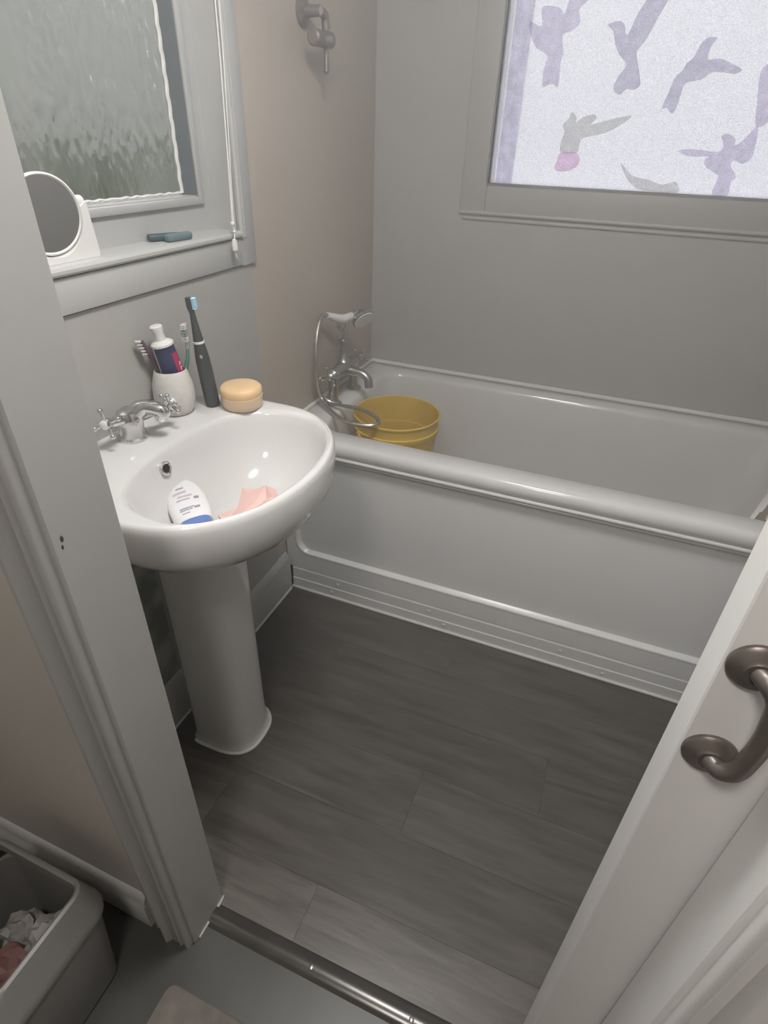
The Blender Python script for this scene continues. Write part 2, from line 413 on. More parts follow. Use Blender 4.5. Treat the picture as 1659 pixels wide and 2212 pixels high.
obj('glazing_bead', bm, 'pvc', w1)
bm = B()   # rebate sides, their shade painted dark: right, left, top, bottom
box(bm, -0.925, XF1 + 0.002, 1.1325, 1.1345, 1.183, 1.72); box(bm, -0.925, XF1 + 0.002, 0.5295, 0.5315, 1.183, 1.72); box(bm, -0.925, XF1, 0.53, 1.134, 1.7185, 1.7205)
obj('rebate', bm, 'pvc_shade', w1, smooth=False)
obj('glass_pane', box(B(), -0.924, -0.920, 0.532, 1.132, 1.184, 1.718), 'frosted', w1, smooth=False)
bm = B()   # ragged white edge of sealant along the glass
pts = [(-0.9185, 1.130 + 0.0015 * math.sin(k * 2.1), 1.186 + k * 0.012) for k in range(45)]
tube(bm, pts, 0.0042, 6, 2)
tube(bm, [(-0.9185, 1.130 - k * 0.0135, 1.1865 + 0.0012 * math.sin(k * 2.7)) for k in range(45)], 0.0026, 6, 2)
obj('sealant_edge', bm, 'sealant', w1)
bm = B()   # sill with rounded nose
prof = [(XF0, 1.0995), (XF0, 1.1148), (XF1, 1.115), (-0.826, 1.115), (-0.819, 1.1135), (-0.815, 1.109), (-0.815, 1.104), (-0.819, 1.100), (-0.826, 1.0995)]
extrude_poly(bm, [(x, 0.471, z) for x, z in prof], (0, 0.718, 0))
obj('window_sill', bm, 'gloss', w1)
bm = B()   # casing boards on the wall face
box(bm, XW, XW + 0.010, 1.19, 1.248, 1.04, 1.86, 0.003)
box(bm, XW, XW + 0.010, 0.41, 1.19, 1.042, 1.098, 0.003)
box(bm, XW, XW + 0.010, 0.41, 0.47, 1.04, 1.86, 0.003); box(bm, XW, XW + 0.010, 0.41, 1.248, 1.78, 1.86, 0.003)
obj('casing', bm, 'gloss', w1)
bm = B()   # reveal lining right side and rounded edge bead
box(bm, XF1, XW + 0.004, 1.186, 1.19, 1.115, 1.78)
box(bm, XF1, XW + 0.004, 0.47, 0.474, 1.115, 1.78)
obj('reveal_lining', bm, 'gloss', w1, smooth=False)
bm = B()
tube(bm, [(XW + 0.011, 1.194, 1.10), (XW + 0.011, 1.194, 1.80)], 0.0055, 10, 1, smooth=False)
tube(bm, [(XW + 0.010, 1.208, 1.10), (XW + 0.010, 1.208, 1.80)], 0.003, 8, 1, smooth=False)
obj('edge_bead', bm, 'gloss', w1)

# ------------------------------------------------------------------ window 2 (back wall, printed film)
w2 = empty('window_2'); struct(w2, 'bright window over the bath with hummingbird print film', 'window')
bm = B()
for x0, x1, z0, z1 in ((-0.455, -0.451, 1.19, 1.90), (0.57, 0.60, 1.19, 1.90), (-0.451, 0.57, 1.875, 1.90)):
    box(bm, x0, x1, 2.0045, 2.055, z0, z1, 0.001)
box(bm, -0.451, 0.57, 2.0045, 2.055, 1.1865, 1.1905)
obj('outer_frame', bm, 'pvc', w2)
bm = B()   # sash rails behind the film, backlit tone put into a see-through tint
for x0, x1, z0, z1 in ((-0.436, -0.386, 1.192, 1.875), (0.53, 0.568, 1.192, 1.875), (-0.386, 0.53, 1.85, 1.875)):
    box(bm, x0, x1, 2.0045, 2.008, z0, z1, 0.001)
so_ = obj('sash', bm, 'sash', w2)
at_ = so_.data.attributes.new('fade', 'FLOAT', 'POINT')
for d_ in at_.data: d_.value = 1.0
obj('glass_pane', box(B(), -0.4548, 0.598, 2.000, 2.004, 1.1902, 1.898), 'milky', w2, smooth=False)
bm = B()
box(bm, -0.535, -0.455, DW - 0.005, DW, 1.10, 1.97, 0.003); box(bm, 0.60, 0.68, DW - 0.005, DW, 1.10, 1.97, 0.003)
box(bm, -0.455, 0.60, DW - 0.005, DW, 1.105, 1.19, 0.003); box(bm, -0.455, 0.60, DW - 0.005, DW, 1.90, 1.97, 0.003)
obj('casing', bm, 'wall', w2)
bm = B()
tube(bm, [(-0.535, DW - 0.004, 1.108), (0.68, DW - 0.004, 1.108)], 0.006, 10, 1, smooth=False)
tube(bm, [(-0.525, DW - 0.001, 1.092), (0.68, DW - 0.001, 1.092)], 0.006, 10, 1, smooth=False)
obj('moulding', bm, 'wall', w2)
bm = B(); box(bm, -0.455, 0.60, DW - 0.006, 2.0, 1.184, 1.190); box(bm, -0.459, -0.455, DW - 0.006, 2.0, 1.19, 1.90)
obj('reveal_lining', bm, 'gloss', w2, smooth=False)
birds = [
 ('bird_lilac', [(-0.366, 1.597), (-0.322, 1.596), (-0.305, 1.581), (-0.297, 1.614), (-0.270, 1.65), (-0.23, 1.66), (-0.246, 1.613), (-0.269, 1.591), (-0.261, 1.565), (-0.279, 1.547), (-0.301, 1.539), (-0.292, 1.504), (-0.295, 1.484), (-0.292, 1.429), (-0.306, 1.435), (-0.321, 1.432), (-0.335, 1.429), (-0.338, 1.468), (-0.333, 1.496), (-0.366, 1.513), (-0.386, 1.54), (-0.394, 1.568), (-0.359, 1.559)]),
 ('bird_grey', [(-0.191, 1.558), (-0.165, 1.565), (-0.15, 1.559), (-0.141, 1.539), (-0.133, 1.544), (-0.123, 1.577), (-0.105, 1.609), (-0.07, 1.66), (-0.03, 1.67), (-0.055, 1.607), (-0.072, 1.569), (-0.088, 1.529), (-0.101, 1.51), (-0.105, 1.499), (-0.088, 1.46), (-0.079, 1.433), (-0.093, 1.423), (-0.112, 1.424), (-0.126, 1.412), (-0.146, 1.426), (-0.138, 1.452), (-0.125, 1.476), (-0.149, 1.499), (-0.164, 1.522), (-0.174, 1.545)]),
 ('bird_grey', [(0.077, 1.528), (0.056, 1.529), (0.043, 1.516), (0.034, 1.49), (0.022, 1.479), (0.015, 1.464), (0.002, 1.449), (-0.004, 1.421), (-0.012, 1.385), (0.001, 1.385), (0.016, 1.373), (0.024, 1.386), (0.027, 1.422), (0.033, 1.439), (0.065, 1.445), (0.086, 1.46), (0.112, 1.46), (0.139, 1.457), (0.153, 1.466), (0.123, 1.479), (0.095, 1.488), (0.069, 1.486), (0.068, 1.512)]),
 ('bird_olive', [(-0.243, 1.373), (-0.227, 1.36), (-0.227, 1.348), (-0.21, 1.361), (-0.181, 1.368), (-0.174, 1.357), (-0.186, 1.344), (-0.148, 1.354), (-0.083, 1.367), (-0.111, 1.342), (-0.151, 1.323), (-0.199, 1.313), (-0.206, 1.295), (-0.21, 1.277), (-0.254, 1.276), (-0.259, 1.303), (-0.253, 1.325), (-0.262, 1.342), (-0.249, 1.356)]),
 ('bird_pink', [(-0.21, 1.277), (-0.198, 1.259), (-0.205, 1.241), (-0.234, 1.23), (-0.264, 1.233), (-0.261, 1.257), (-0.254, 1.276)]),
 ('bird_lilac', [(0.056, 1.291), (0.092, 1.296), (0.153, 1.292), (0.162, 1.307), (0.151, 1.327), (0.167, 1.332), (0.186, 1.322), (0.188, 1.308), (0.203, 1.317), (0.226, 1.35), (0.233, 1.338), (0.237, 1.305), (0.237, 1.28), (0.219, 1.267), (0.199, 1.275), (0.194, 1.262), (0.216, 1.237), (0.207, 1.223), (0.209, 1.192), (0.17, 1.192), (0.172, 1.226), (0.17, 1.239), (0.137, 1.255), (0.127, 1.272), (0.134, 1.281), (0.088, 1.279)]),
 ('bird_lilac', [(0.196, 1.46), (0.21, 1.479), (0.232, 1.486), (0.26, 1.453), (0.263, 1.401), (0.251, 1.362), (0.224, 1.349), (0.209, 1.4)]),
 ('bird_olive', [(-0.086, 1.259), (-0.048, 1.229), (-0.001, 1.22), (0.036, 1.21), (0.068, 1.219), (0.08, 1.208), (0.081, 1.192), (0.002, 1.192), (-0.036, 1.202), (-0.062, 1.224)]),
]
for mname, P in birds:
    n = len(P); Q = []
    for i in range(n):          # soften the outline
        a, b, c, d = P[i - 1], P[i], P[(i + 1) % n], P[(i + 2) % n]
        for t in (0, 0.33, 0.66):
            Q.append(tuple(0.5 * (2 * b[k] + (c[k] - a[k]) * t + (2 * a[k] - 5 * b[k] + 4 * c[k] - d[k]) * t * t + (3 * b[k] - a[k] - 3 * c[k] + d[k]) * t ** 3) for k in (0, 1)))
    bm = B(); fade = bm.verts.layers.float.new('fade')
    vs = [bm.verts.new((x, 1.9994, z)) for x, z in Q]
    f = bm.faces.new(vs)
    bmesh.ops.inset_individual(bm, faces=[f], thickness=0.006, use_even_offset=False)
    for v in bm.verts: v[fade] = 1.0
    for v in vs: v[fade] = 0.0
    bmesh.ops.triangulate(bm, faces=bm.faces[:])
    obj('bird_print', bm, mname, w2, smooth=False)

# fill lamps added out of view to brighten bathroom and hall
def opal(name, strength, col):
    m, nt, b = nodes(name)
    b.inputs['Base Color'].default_value = (0.85, 0.85, 0.83, 1); b.inputs['Roughness'].default_value = 0.4
    b.inputs['Emission Color'].default_value = (*col, 1); b.inputs['Emission Strength'].default_value = strength
    M[name] = m
def added_fill_lamp(label, x, y, r, strength, col, mname):
    opal(mname, strength, col)
    t = thing('added_fill_lamp', label, 'lamp')
    bm = B(); lathe(bm, [(r * 1.05, 0), (r * 1.05, 0.012), (r * 1.0, 0.016)], (x, y, ZC), (0, 0, -1), 40); obj('base_ring', bm, 'whiteplastic', t)
    bm = B(); lathe(bm, [(r, 0.014), (r * 0.98, 0.03), (r * 0.86, 0.045), (r * 0.6, 0.055), (r * 0.2, 0.06)], (x, y, ZC), (0, 0, -1), 40); obj('opal_diffuser', bm, mname, t)
added_fill_lamp('added unseen opal fill lamp above the bathroom floor', -0.20, 0.62, 0.16, 38.0, (1.0, 0.98, 0.95), 'fill_opal_bathroom')
added_fill_lamp('added unseen opal fill lamp in the hall', -0.15, -0.32, 0.13, 31.0, (1.0, 0.95, 0.89), 'fill_opal_hall')

# outdoors
struct(obj('ground', box(B(), -9, 9, -8, 12, -0.75, -0.70), 'lawn', smooth=False), 'dark green lawn outside the windows', 'lawn')
bm = B(); bmesh.ops.create_grid(bm, x_segments=60, y_segments=24, size=1.0)
for v in bm.verts:
    u, t = v.co.x, v.co.y
    q = Vector((u * 14, t * 5, 0)); bulge = 0.16 * noise.noise(q) + 0.08 * noise.noise(q * 2.7)
    v.co = Vector((-2.25 + bulge - 0.35 * max(0, t) ** 3, 3.0 + u * 4.5, -0.70 + (t + 1) * 0.955 + 0.06 * noise.noise(q * 1.9)))
hg = obj('garden_hedge', bm, 'hedge')
tag(hg, 'dark green garden hedge seen blurred through the lower frosted glass', 'hedge')
nb = obj('neighbour_wall', box(B(), -4.2, -4.0, -3, 9, -0.70, 2.6), 'neighbour', smooth=False)
struct(nb, 'grey-green cladding wall of the building next door, blurred by frosted glass', 'building wall')

# ------------------------------------------------------------------ doorway: jambs, architraves, threshold, sliding door
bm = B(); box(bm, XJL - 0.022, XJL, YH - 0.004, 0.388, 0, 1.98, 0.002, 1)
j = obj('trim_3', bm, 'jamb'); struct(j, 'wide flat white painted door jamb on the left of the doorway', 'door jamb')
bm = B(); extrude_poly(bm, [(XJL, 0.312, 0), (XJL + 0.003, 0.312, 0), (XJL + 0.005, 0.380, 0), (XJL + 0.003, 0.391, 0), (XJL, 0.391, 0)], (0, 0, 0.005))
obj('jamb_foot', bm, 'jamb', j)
for (y, z, s) in ((0.3145, 0.950, 0.0032), (0.3125, 0.941, 0.0022)):
    bm = B(); ball(bm, (XJL + 0.0002, y, z), s, 2, (0.15, 0.6, 1.2)); obj('paint_chip', bm, 'dark', j)
bm = B(); box(bm, XJR, XJR + 0.018, YH - 0.004, 0.372, 0, 1.98, 0.002, 1)
struct(obj('trim_4', bm, 'gloss_door'), 'bright white door jamb on the right beside the door handle', 'door jamb')
bm = B(); box(bm, XJL, XJR, YH, 0.372, 1.96, 1.98); struct(obj('trim_5', bm, 'gloss'), 'white head lining across the top of the doorway', 'door frame')
arch = [(0.000, 0), (0.000, 0.014), (0.003, 0.017), (0.008, 0.017), (0.010, 0.011), (0.014, 0.011), (0.016, 0.016), (0.019, 0.018), (0.022, 0.015), (0.040, 0.015), (0.043, 0.020), (0.048, 0.024), (0.053, 0.021), (0.056, 0.013), (0.074, 0.009), (0.078, 0.011), (0.082, 0.008), (0.084, 0.003), (0.090, 0.002), (0.090, 0)]
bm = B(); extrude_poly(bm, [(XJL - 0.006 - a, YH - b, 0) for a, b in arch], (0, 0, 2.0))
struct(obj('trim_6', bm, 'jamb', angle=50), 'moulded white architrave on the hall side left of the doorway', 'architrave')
bm = B(); extrude_poly(bm, [(XJR + 0.006 + a, YH - b, 0) for a, b in arch], (0, 0, 2.0))
struct(obj('trim_7', bm, 'gloss_door', angle=50), 'moulded white architrave at the far right of the doorway', 'architrave')
bm = B(); extrude_poly(bm, [(-1.45, YH, 0), (-1.45, YH - 0.014, 0), (-1.45, YH - 0.014, 0.075), (-1.45, YH - 0.010, 0.080), (-1.45, YH - 0.011, 0.088), (-1.45, YH - 0.004, 0.103), (-1.45, YH, 0.106)], (1.45 + XJL - 0.096, 0, 0))
struct(obj('baseboard_hall', bm, 'gloss', angle=50), 'white skirting board on the hall wall behind the bin', 'baseboard')
bm = B()
prof = [(0.334 + 0.042 * t, 0.0075 * math.sin(PI * t) ** 0.6) for t in [k / 12 for k in range(13)]]
extrude_poly(bm, [(XJL, y, z) for y, z in prof], (XJR - XJL, 0, 0))
th = obj('trim_8', bm, 'strip', angle=60); struct(th, 'rounded dark metal threshold strip across the doorway', 'threshold strip')
for x in (-0.246, -0.048, 0.13):
    bm = B(); lathe(bm, [(0.0045, 0.0), (0.0045, 0.0014), (0.003, 0.0022)], (x, 0.352, 0.0066), n=14); obj('screw', bm, 'screw', th)

dr = empty('door_1'); struct(dr, 'white sliding bathroom door pushed back to the right, with dark pull handle', 'door')
bm = B(); box(bm, 0.1348, 0.685, 0.376, 0.4215, 0.004, 1.955, 0.0015, 1); obj('door_leaf', bm, 'gloss_door', dr)
hx = 0.158
hd = empty('pull_handle'); hd.parent = dr; hd['label'] = 'dark bronze D-shaped pull handle'
for z in (0.980, 0.875):
    bm = B(); lathe(bm, [(0.0215, 0), (0.0215, 0.003), (0.019, 0.006), (0.012, 0.008), (0.010, 0.010)], (hx, 0.376, z), (0, -1, 0), 28); obj('rose', bm, 'bronze', hd)
bm = B(); tube(bm, [(hx, 0.369, 0.980), (hx + 0.006, 0.360, 0.979), (hx + 0.014, 0.3545, 0.968), (hx + 0.017, 0.353, 0.945), (hx + 0.018, 0.353, 0.928), (hx + 0.017, 0.353, 0.91), (hx + 0.014, 0.3545, 0.887), (hx + 0.006, 0.360, 0.876), (hx, 0.369, 0.875)], 0.0078, 14, 6); obj('grip', bm, 'bronze', hd)

# ------------------------------------------------------------------ bath
bt = thing('bathtub', 'white fitted bathtub with moulded front panel along the back wall', 'bathtub')
def rl(x0, x1, y0, y1, r, z, n=8): return [(x, y, z) for x, y in rrect(x0, x1, y0, y1, r, n)]
X1 = 0.675
bm = B()
loops = [rl(XW + 0.001, X1, YB + 0.004, DW - 0.001, 0.004, 0.5395), rl(XW + 0.001, X1, YB - 0.001, DW - 0.001, 0.004, 0.545), rl(XW + 0.001, X1, YB, DW - 0.001, 0.006, 0.560), rl(XW + 0.001, X1, YB + 0.004, DW - 0.001, 0.008, 0.570), rl(XW + 0.001, X1, YB + 0.012, DW - 0.001, 0.01, 0.5765), rl(XW + 0.002, X1 - 0.001, YB + 0.022, DW - 0.002, 0.012, ZR),
         rl(-0.735, 0.585, 1.358, 1.918, 0.07, ZR), rl(-0.731, 0.580, 1.364, 1.912, 0.07, 0.573), rl(-0.727, 0.575, 1.368, 1.908, 0.07, 0.560),
         rl(-0.715, 0.53, 1.378, 1.898, 0.08, 0.42), rl(-0.700, 0.46, 1.392, 1.884, 0.09, 0.27), rl(-0.68, 0.43, 1.41, 1.866, 0.09, 0.225), rl(-0.64, 0.39, 1.45, 1.826, 0.09, 0.205), rl(-0.50, 0.25, 1.56, 1.72, 0.05, 0.20)]
loft(bm, loops, cap0=False)
obj('tub', bm, 'acrylic', bt, angle=50)
bm = B()   # wall upstand trim behind the tub
tube(bm, [(XW + 0.01, DW - 0.006, 0.5835), (X1, DW - 0.006, 0.5835)], 0.0075, 10, 1, smooth=False)
tube(bm, [(XW + 0.005, 1.30, 0.582), (XW + 0.005, DW - 0.01, 0.582)], 0.0065, 10, 1, smooth=False)
obj('sealing_trim', bm, 'sealant', bt)
# front panel: slab with a recessed rounded field
fp = empty('front_panel'); fp.parent = bt
def rxz(x0, x1, z0, z1, r, y): return [(x, y, z) for x, z in rrect(x0, x1, z0, z1, r, 6)]
bm = B()
loops = [rxz(XW + 0.001, X1, 0.085, 0.5395, 0.0005, 1.315), rxz(XW + 0.001, X1, 0.085, 0.5395, 0.001, 1.293), rxz(XW + 0.004, X1 - 0.003, 0.088, 0.5385, 0.002, 1.290),
         rxz(-0.795, 0.64, 0.150, 0.522, 0.045, 1.290), rxz(-0.793, 0.638, 0.152, 0.520, 0.044, 1.2885), rxz(-0.789, 0.634, 0.156, 0.516, 0.043, 1.2895), rxz(-0.785, 0.630, 0.1605, 0.511, 0.041, 1.299), rxz(-0.782, 0.627, 0.164, 0.508, 0.04, 1.3035)]
loft(bm, loops)
obj('panel_face', bm, 'bathpanel', fp, angle=25)
bm = B(); tube(bm, [(XW + 0.006, 1.2845, 0.532), (X1 - 0.004, 1.2845, 0.532)], 0.005, 10, 1, smooth=False); obj('top_bead', bm, 'acrylic', fp)
bm = B()   # kick panel
extrude_poly(bm, [(XW + 0.020, 1.305, 0), (XW + 0.020, 1.286, 0), (XW + 0.020, 1.286, 0.040), (XW + 0.020, 1.2885, 0.043), (XW + 0.020, 1.2885, 0.080), (XW + 0.020, 1.292, 0.087), (XW + 0.020, 1.305, 0.087)], (X1 - XW - 0.020, 0, 0))
pl = obj('plinth', bm, 'bathpanel', bt, angle=25)
for x, z in ((-0.645, 0.061), (-0.329, 0.064), (0.075, 0.060), (0.44, 0.062), (-0.668, 0.023), (-0.276, 0.027), (0.202, 0.023)):
    bm = B(); lathe(bm, [(0.0055, 0), (0.005, 0.002), (0.003, 0.0032)], (x, 1.2885 if z > 0.04 else 1.286, z), (0, -1, 0), 14); obj('screw_cap', bm, 'sealant', pl)
bm = B(); tube(bm, [(XW + 0.018, 1.2845, 0.003), (X1, 1.2845, 0.003)], 0.0048, 8, 1, smooth=False); obj('floor_sealant', bm, 'sealant', pl)

# cream towel in the right end of the bath
tw = thing('folded_towel', 'cream folded towel, edge shade coloured grey-brown, leaning in the right end of the bath', 'towel')
def slab(name, m, off, th_, w_):
    a, b = Vector((0.412, 1.40, 0.535)), Vector((0.56, 1.76, 0.60))
    nrm = Vector((0.55, -0.1, -0.5)).normalized()      # thickness direction
    d = (b - a).normalized(); s = d.cross(nrm).normalized()
    if s.x < 0: s = -s
    s = (Vector((0.75, -0.18, 0.32))).normalized()
    bm = B(); P = []
    for k in range(13):
        t = k / 12; c = a.lerp(b, t) + s * off + Vector((0, 0, 0.006 * math.sin(t * 7 + off * 60)))
        P.append([c, c + Vector((0, 0, th_)), c + s * w_ + Vector((0, 0, th_ + 0.01 * math.sin(t * 5))), c + s * w_])
    loft(bm, P)
    bmesh.ops.bevel(bm, geom=bm.edges[:], offset=0.002, segments=1, affect='EDGES')
    obj(name, bm, m, tw)
slab('white_hem', 'towel_white', 0.0, 0.012, 0.02)
slab('shaded_edge_fold', 'towel_edge', 0.012, 0.012, 0.03)
slab('cream_fold', 'towel', 0.034, 0.016, 0.10)

# ------------------------------------------------------------------ yellow bucket
bk = thing('bucket', 'yellow plastic bucket standing inside the bath under the mixer tap', 'bucket')
c = (-0.565, 1.565, 0.206)
bm = B()
lathe(bm, [(0.108, 0), (0.111, 0.004), (0.124, 0.29), (0.128, 0.292), (0.130, 0.300), (0.131, 0.318), (0.135, 0.324), (0.135, 0.336), (0.1315, 0.338), (0.132, 0.360), (0.134, 0.366), (0.137, 0.370), (0.137, 0.374), (0.134, 0.376), (0.131, 0.374), (0.129, 0.36), (0.118, 0.10), (0.106, 0.008), (0.05, 0.006)], c, n=56)
obj('pail', bm, 'yellow', bk, angle=40)
bm = B(); tube(bm, [(-0.565 + 0.140 * math.cos(a), 1.565 + 0.140 * math.sin(a), 0.528 - 0.05 * math.sin((a - 0.9) / PI * PI)) for a in [0.9 + PI * k / 12 for k in range(13)]], 0.003, 8, 3)
obj('carry_handle', bm, 'chrome_dull', bk)
for a in (0.9, 0.9 + PI):
    bm = B(); lathe(bm, [(0.014, 0), (0.014, 0.006), (0.009, 0.010)], (-0.565 + 0.131 * math.cos(a), 1.565 + 0.131 * math.sin(a), 0.528), (math.cos(a), math.sin(a), 0), 16); obj('handle_lug', bm, 'yellow', bk)

# ------------------------------------------------------------------ bath shower mixer
def crosshead(bm_arm, c, axis, r=0.024, hub=0.009):
    x, y, d = frame(axis); c = Vector(c)
    lathe(bm_arm, [(hub * 0.8, -0.012), (hub, -0.006), (hub, 0.006), (hub * 0.6, 0.009)], c, axis, 16)
    for k in range(4):
        a = k * PI / 2 + 0.45
        v = x * math.cos(a) + y * math.sin(a)
        tube(bm_arm, [c + v * 0.006, c + v * r * 0.75, c + v * r], [0.0032, 0.0028, 0.0036], 8, 3)
        ball(bm_arm, c + v * r, 0.005, 2)
mx = thing('bath_mixer_tap', 'misted chrome bath mixer tap with crosshead handles on the left end of the bath', 'tap')
for y in (1.545, 1.70):
    bm = B(); lathe(bm, [(0.026, 0), (0.026, 0.004), (0.018, 0.010), (0.015, 0.02), (0.015, 0.085), (0.019, 0.09)], (-0.775, y, ZR), n=20)
    obj('pillar', bm, 'chrome_dull', mx)
bm = B()
lathe(bm, [(0.010, 0), (0.018, 0.006), (0.020, 0.02), (0.020, 0.055), (0.024, 0.066), (0.026, 0.09), (0.024, 0.115), (0.020, 0.125), (0.020, 0.16), (0.018, 0.174), (0.010, 0.18)], (-0.775, 1.533, 0.672), (0, 1, 0), 22)
lathe(bm, [(0.018, 0), (0.020, 0.02), (0.014, 0.03), (0.012, 0.075), (0.017, 0.08), (0.017, 0.088)], (-0.775, 1.622, 0.675), (0, 0, 1), 20)
obj('body', bm, 'chrome_dull', mx)
bm = B(); tube(bm, [(-0.768, 1.622, 0.668), (-0.735, 1.622, 0.666), (-0.708, 1.622, 0.662), (-0.690, 1.622, 0.648), (-0.684, 1.622, 0.622)], [0.017, 0.0145, 0.013, 0.013, 0.0145], 16, 6)
obj('spout', bm, 'chrome_dull', mx)
for y, s in ((1.512, -1), (1.734, 1)):
    bm = B(); tube(bm, [(-0.775, y - s * 0.03, 0.672), (-0.768, y, 0.678)], 0.008, 12, 2); crosshead(bm, (-0.765, y + s * 0.006, 0.680), (0.3, s, 0.25), 0.028, 0.011)
    obj('crosshead_handle', bm, 'chrome_dull', mx)
bm = B()   # cradle
tube(bm, [(-0.775, 1.622, 0.76), (-0.775, 1.622, 0.785), (-0.775, 1.600, 0.797), (-0.775, 1.590, 0.815)], 0.006, 10, 5)
tube(bm, [(-0.775, 1.622, 0.785), (-0.775, 1.645, 0.797), (-0.775, 1.652, 0.815)], 0.006, 10, 5)
obj('cradle', bm, 'chrome_dull', mx)
hs = thing('shower_handset', 'telephone-style chrome shower handset with long hose resting on the bath mixer', 'shower head')
bm = B(); tube(bm, [(-0.795, 1.555, 0.850), (-0.785, 1.585, 0.838), (-0.775, 1.622, 0.826), (-0.765, 1.665, 0.828)], [0.009, 0.012, 0.014, 0.011], 14, 6)
obj('handle', bm, 'whiteplastic', hs)
bm = B(); tube(bm, [(-0.765, 1.660, 0.828), (-0.758, 1.682, 0.832), (-0.745, 1.694, 0.826)], 0.010, 12, 5)
lathe(bm, [(0.010, -0.02), (0.016, -0.012), (0.034, 0.0), (0.038, 0.006), (0.038, 0.012), (0.034, 0.015), (0.012, 0.016)], (-0.742, 1.690, 0.823), (0.62, -0.35, -0.55), 28)
obj('spray_head', bm, 'chrome_dull', hs)
bm = B(); lathe(bm, [(0.034, 0), (0.033, 0.002), (0.01, 0.003)], Vector((-0.742, 1.690, 0.823)) + Vector((0.62, -0.35, -0.55)).normalized() * 0.0155, (0.62, -0.35, -0.55), 24)
obj('spray_plate', bm, 'whiteplastic', hs)
bm = B(); tube(bm, [(-0.795, 1.557, 0.850), (-0.80, 1.535, 0.853), (-0.80, 1.508, 0.835), (-0.795, 1.478, 0.79), (-0.79, 1.463, 0.724), (-0.79, 1.470, 0.665), (-0.79, 1.492, 0.620), (-0.76, 1.503, 0.599), (-0.715, 1.494, 0.600), (-0.665, 1.482, 0.606), (-0.615, 1.462, 0.608), (-0.580, 1.442, 0.604), (-0.572, 1.422, 0.599), (-0.588, 1.403, 0.597), (-0.635, 1.396, 0.596), (-0.689, 1.414, 0.595), (-0.745, 1.460, 0.594), (-0.785, 1.487, 0.607), (-0.80, 1.497, 0.640), (-0.800, 1.505, 0.668), (-0.792, 1.520, 0.672)], 0.0062, 10, 8)
obj('hose', bm, 'hose', hs)

# grey fixture high on the left wall
fx = thing('wall_bracket', 'blurred dull grey metal bracket with short hanging stem high on the left wall', 'bracket')
bm = B(); lathe(bm, [(0.030, 0), (0.030, 0.006), (0.012, 0.012), (0.011, 0.05)], (XW, 1.535, 1.535), (1, 0, 0), 24); obj('wall_plate', bm, 'fixture', fx)
bm = B(); tube(bm, [(-0.785, 1.535, 1.535), (-0.785, 1.560, 1.528), (-0.785, 1.565, 1.505)], 0.010, 12, 5); obj('arm', bm, 'fixture', fx)
bm = B(); lathe(bm, [(0.012, 0), (0.0165, 0.004), (0.0165, 0.030), (0.014, 0.034), (0.014, 0.046), (0.0165, 0.05), (0.0165, 0.086), (0.012, 0.09)], (-0.785, 1.495, 1.484), (0.0, 1, 0.04), 22); obj('barrel', bm, 'fixture', fx)
bm = B(); tube(bm, [(-0.785, 1.563, 1.478), (-0.785, 1.563, 1.455), (-0.785, 1.562, 1.428)], [0.007, 0.006, 0.006], 12, 3); ball(bm, (-0.785, 1.562, 1.428), 0.007, 2); obj('stem', bm, 'fixture', fx)

# ------------------------------------------------------------------ pedestal basin
pb = thing('pedestal_basin', 'white ceramic pedestal washbasin against the left wall', 'washbasin')
YC = 0.742
def outline(s, z, xback=0.0):
    out = []; cx = -0.61
    for k in range(72):
        a = 2 * PI * k / 72; ca, sa = math.cos(a), math.sin(a)
        if ca >= 0: n, sx = 2.1, 0.200
        else: n, sx = 4.5, 0.2185
        r = (abs(ca) ** n + abs(sa) ** n) ** (-1 / n)
        out.append((cx + sx * r * ca * (s if ca >= 0 else max(s, 1 - xback)), YC + 0.250 * r * sa * s, z))
    return out
def inner(s, z, dx=0.0):
    out = []; cx = -0.562 + dx
    for k in range(72):
        a = 2 * PI * k / 72; ca, sa = math.cos(a), math.sin(a)
        n = 2.15 if ca >= 0 else 2.5
        r = (abs(ca) ** n + abs(sa) ** n) ** (-1 / n)
        out.append((cx + (0.130 if ca >= 0 else 0.140) * r * ca * s, YC + 0.209 * r * sa * s, z))
    return out
def ell(cx, rx, ry, z): return [(cx + rx * math.cos(2 * PI * k / 72), YC + ry * math.sin(2 * PI * k / 72), z) for k in range(72)]
bm = B()
loft(bm, [ell(-0.69, 0.105, 0.075, 0.63), ell(-0.67, 0.14, 0.12, 0.665), outline(0.72, 0.69, 0.0), outline(0.88, 0.712), outline(0.965, 0.738), outline(0.995, 0.760), outline(1.0, 0.785), outline(0.998, 0.802), outline(0.99, 0.811), outline(0.975, 0.8155), outline(0.955, 0.8165),
          inner(1.06, 0.8160), inner(1.025, 0.8135), inner(1.0, 0.806), inner(0.975, 0.79), inner(0.92, 0.757), inner(0.80, 0.717), inner(0.60, 0.688, -0.005), inner(0.36, 0.673, -0.01), inner(0.14, 0.668, -0.015)])
obj('bowl', bm, 'ceramic', pb, angle=60)
bm = B()
def ped(s, z, dx=0.0):
    out = []
    for k in range(56):
        a = 2 * PI * k / 56; ca, sa = math.cos(a), math.sin(a); n = 2.7 if ca > 0 else 6
        r = (abs(ca) ** n + abs(sa) ** n) ** (-1 / n)
        out.append((-0.685 + dx + (0.085 if ca > 0 else 0.070) * s * r * ca, YC - 0.001 + 0.074 * s * r * sa, z))
    return out
loft(bm, [ped(1.07, 0), ped(1.07, 0.006), ped(1.03, 0.012), ped(1.0, 0.024), ped(0.985, 0.10), ped(0.985, 0.35), ped(1.0, 0.55), ped(1.05, 0.68)])
pd = obj('pedestal', bm, 'ceramic', pb, angle=50)
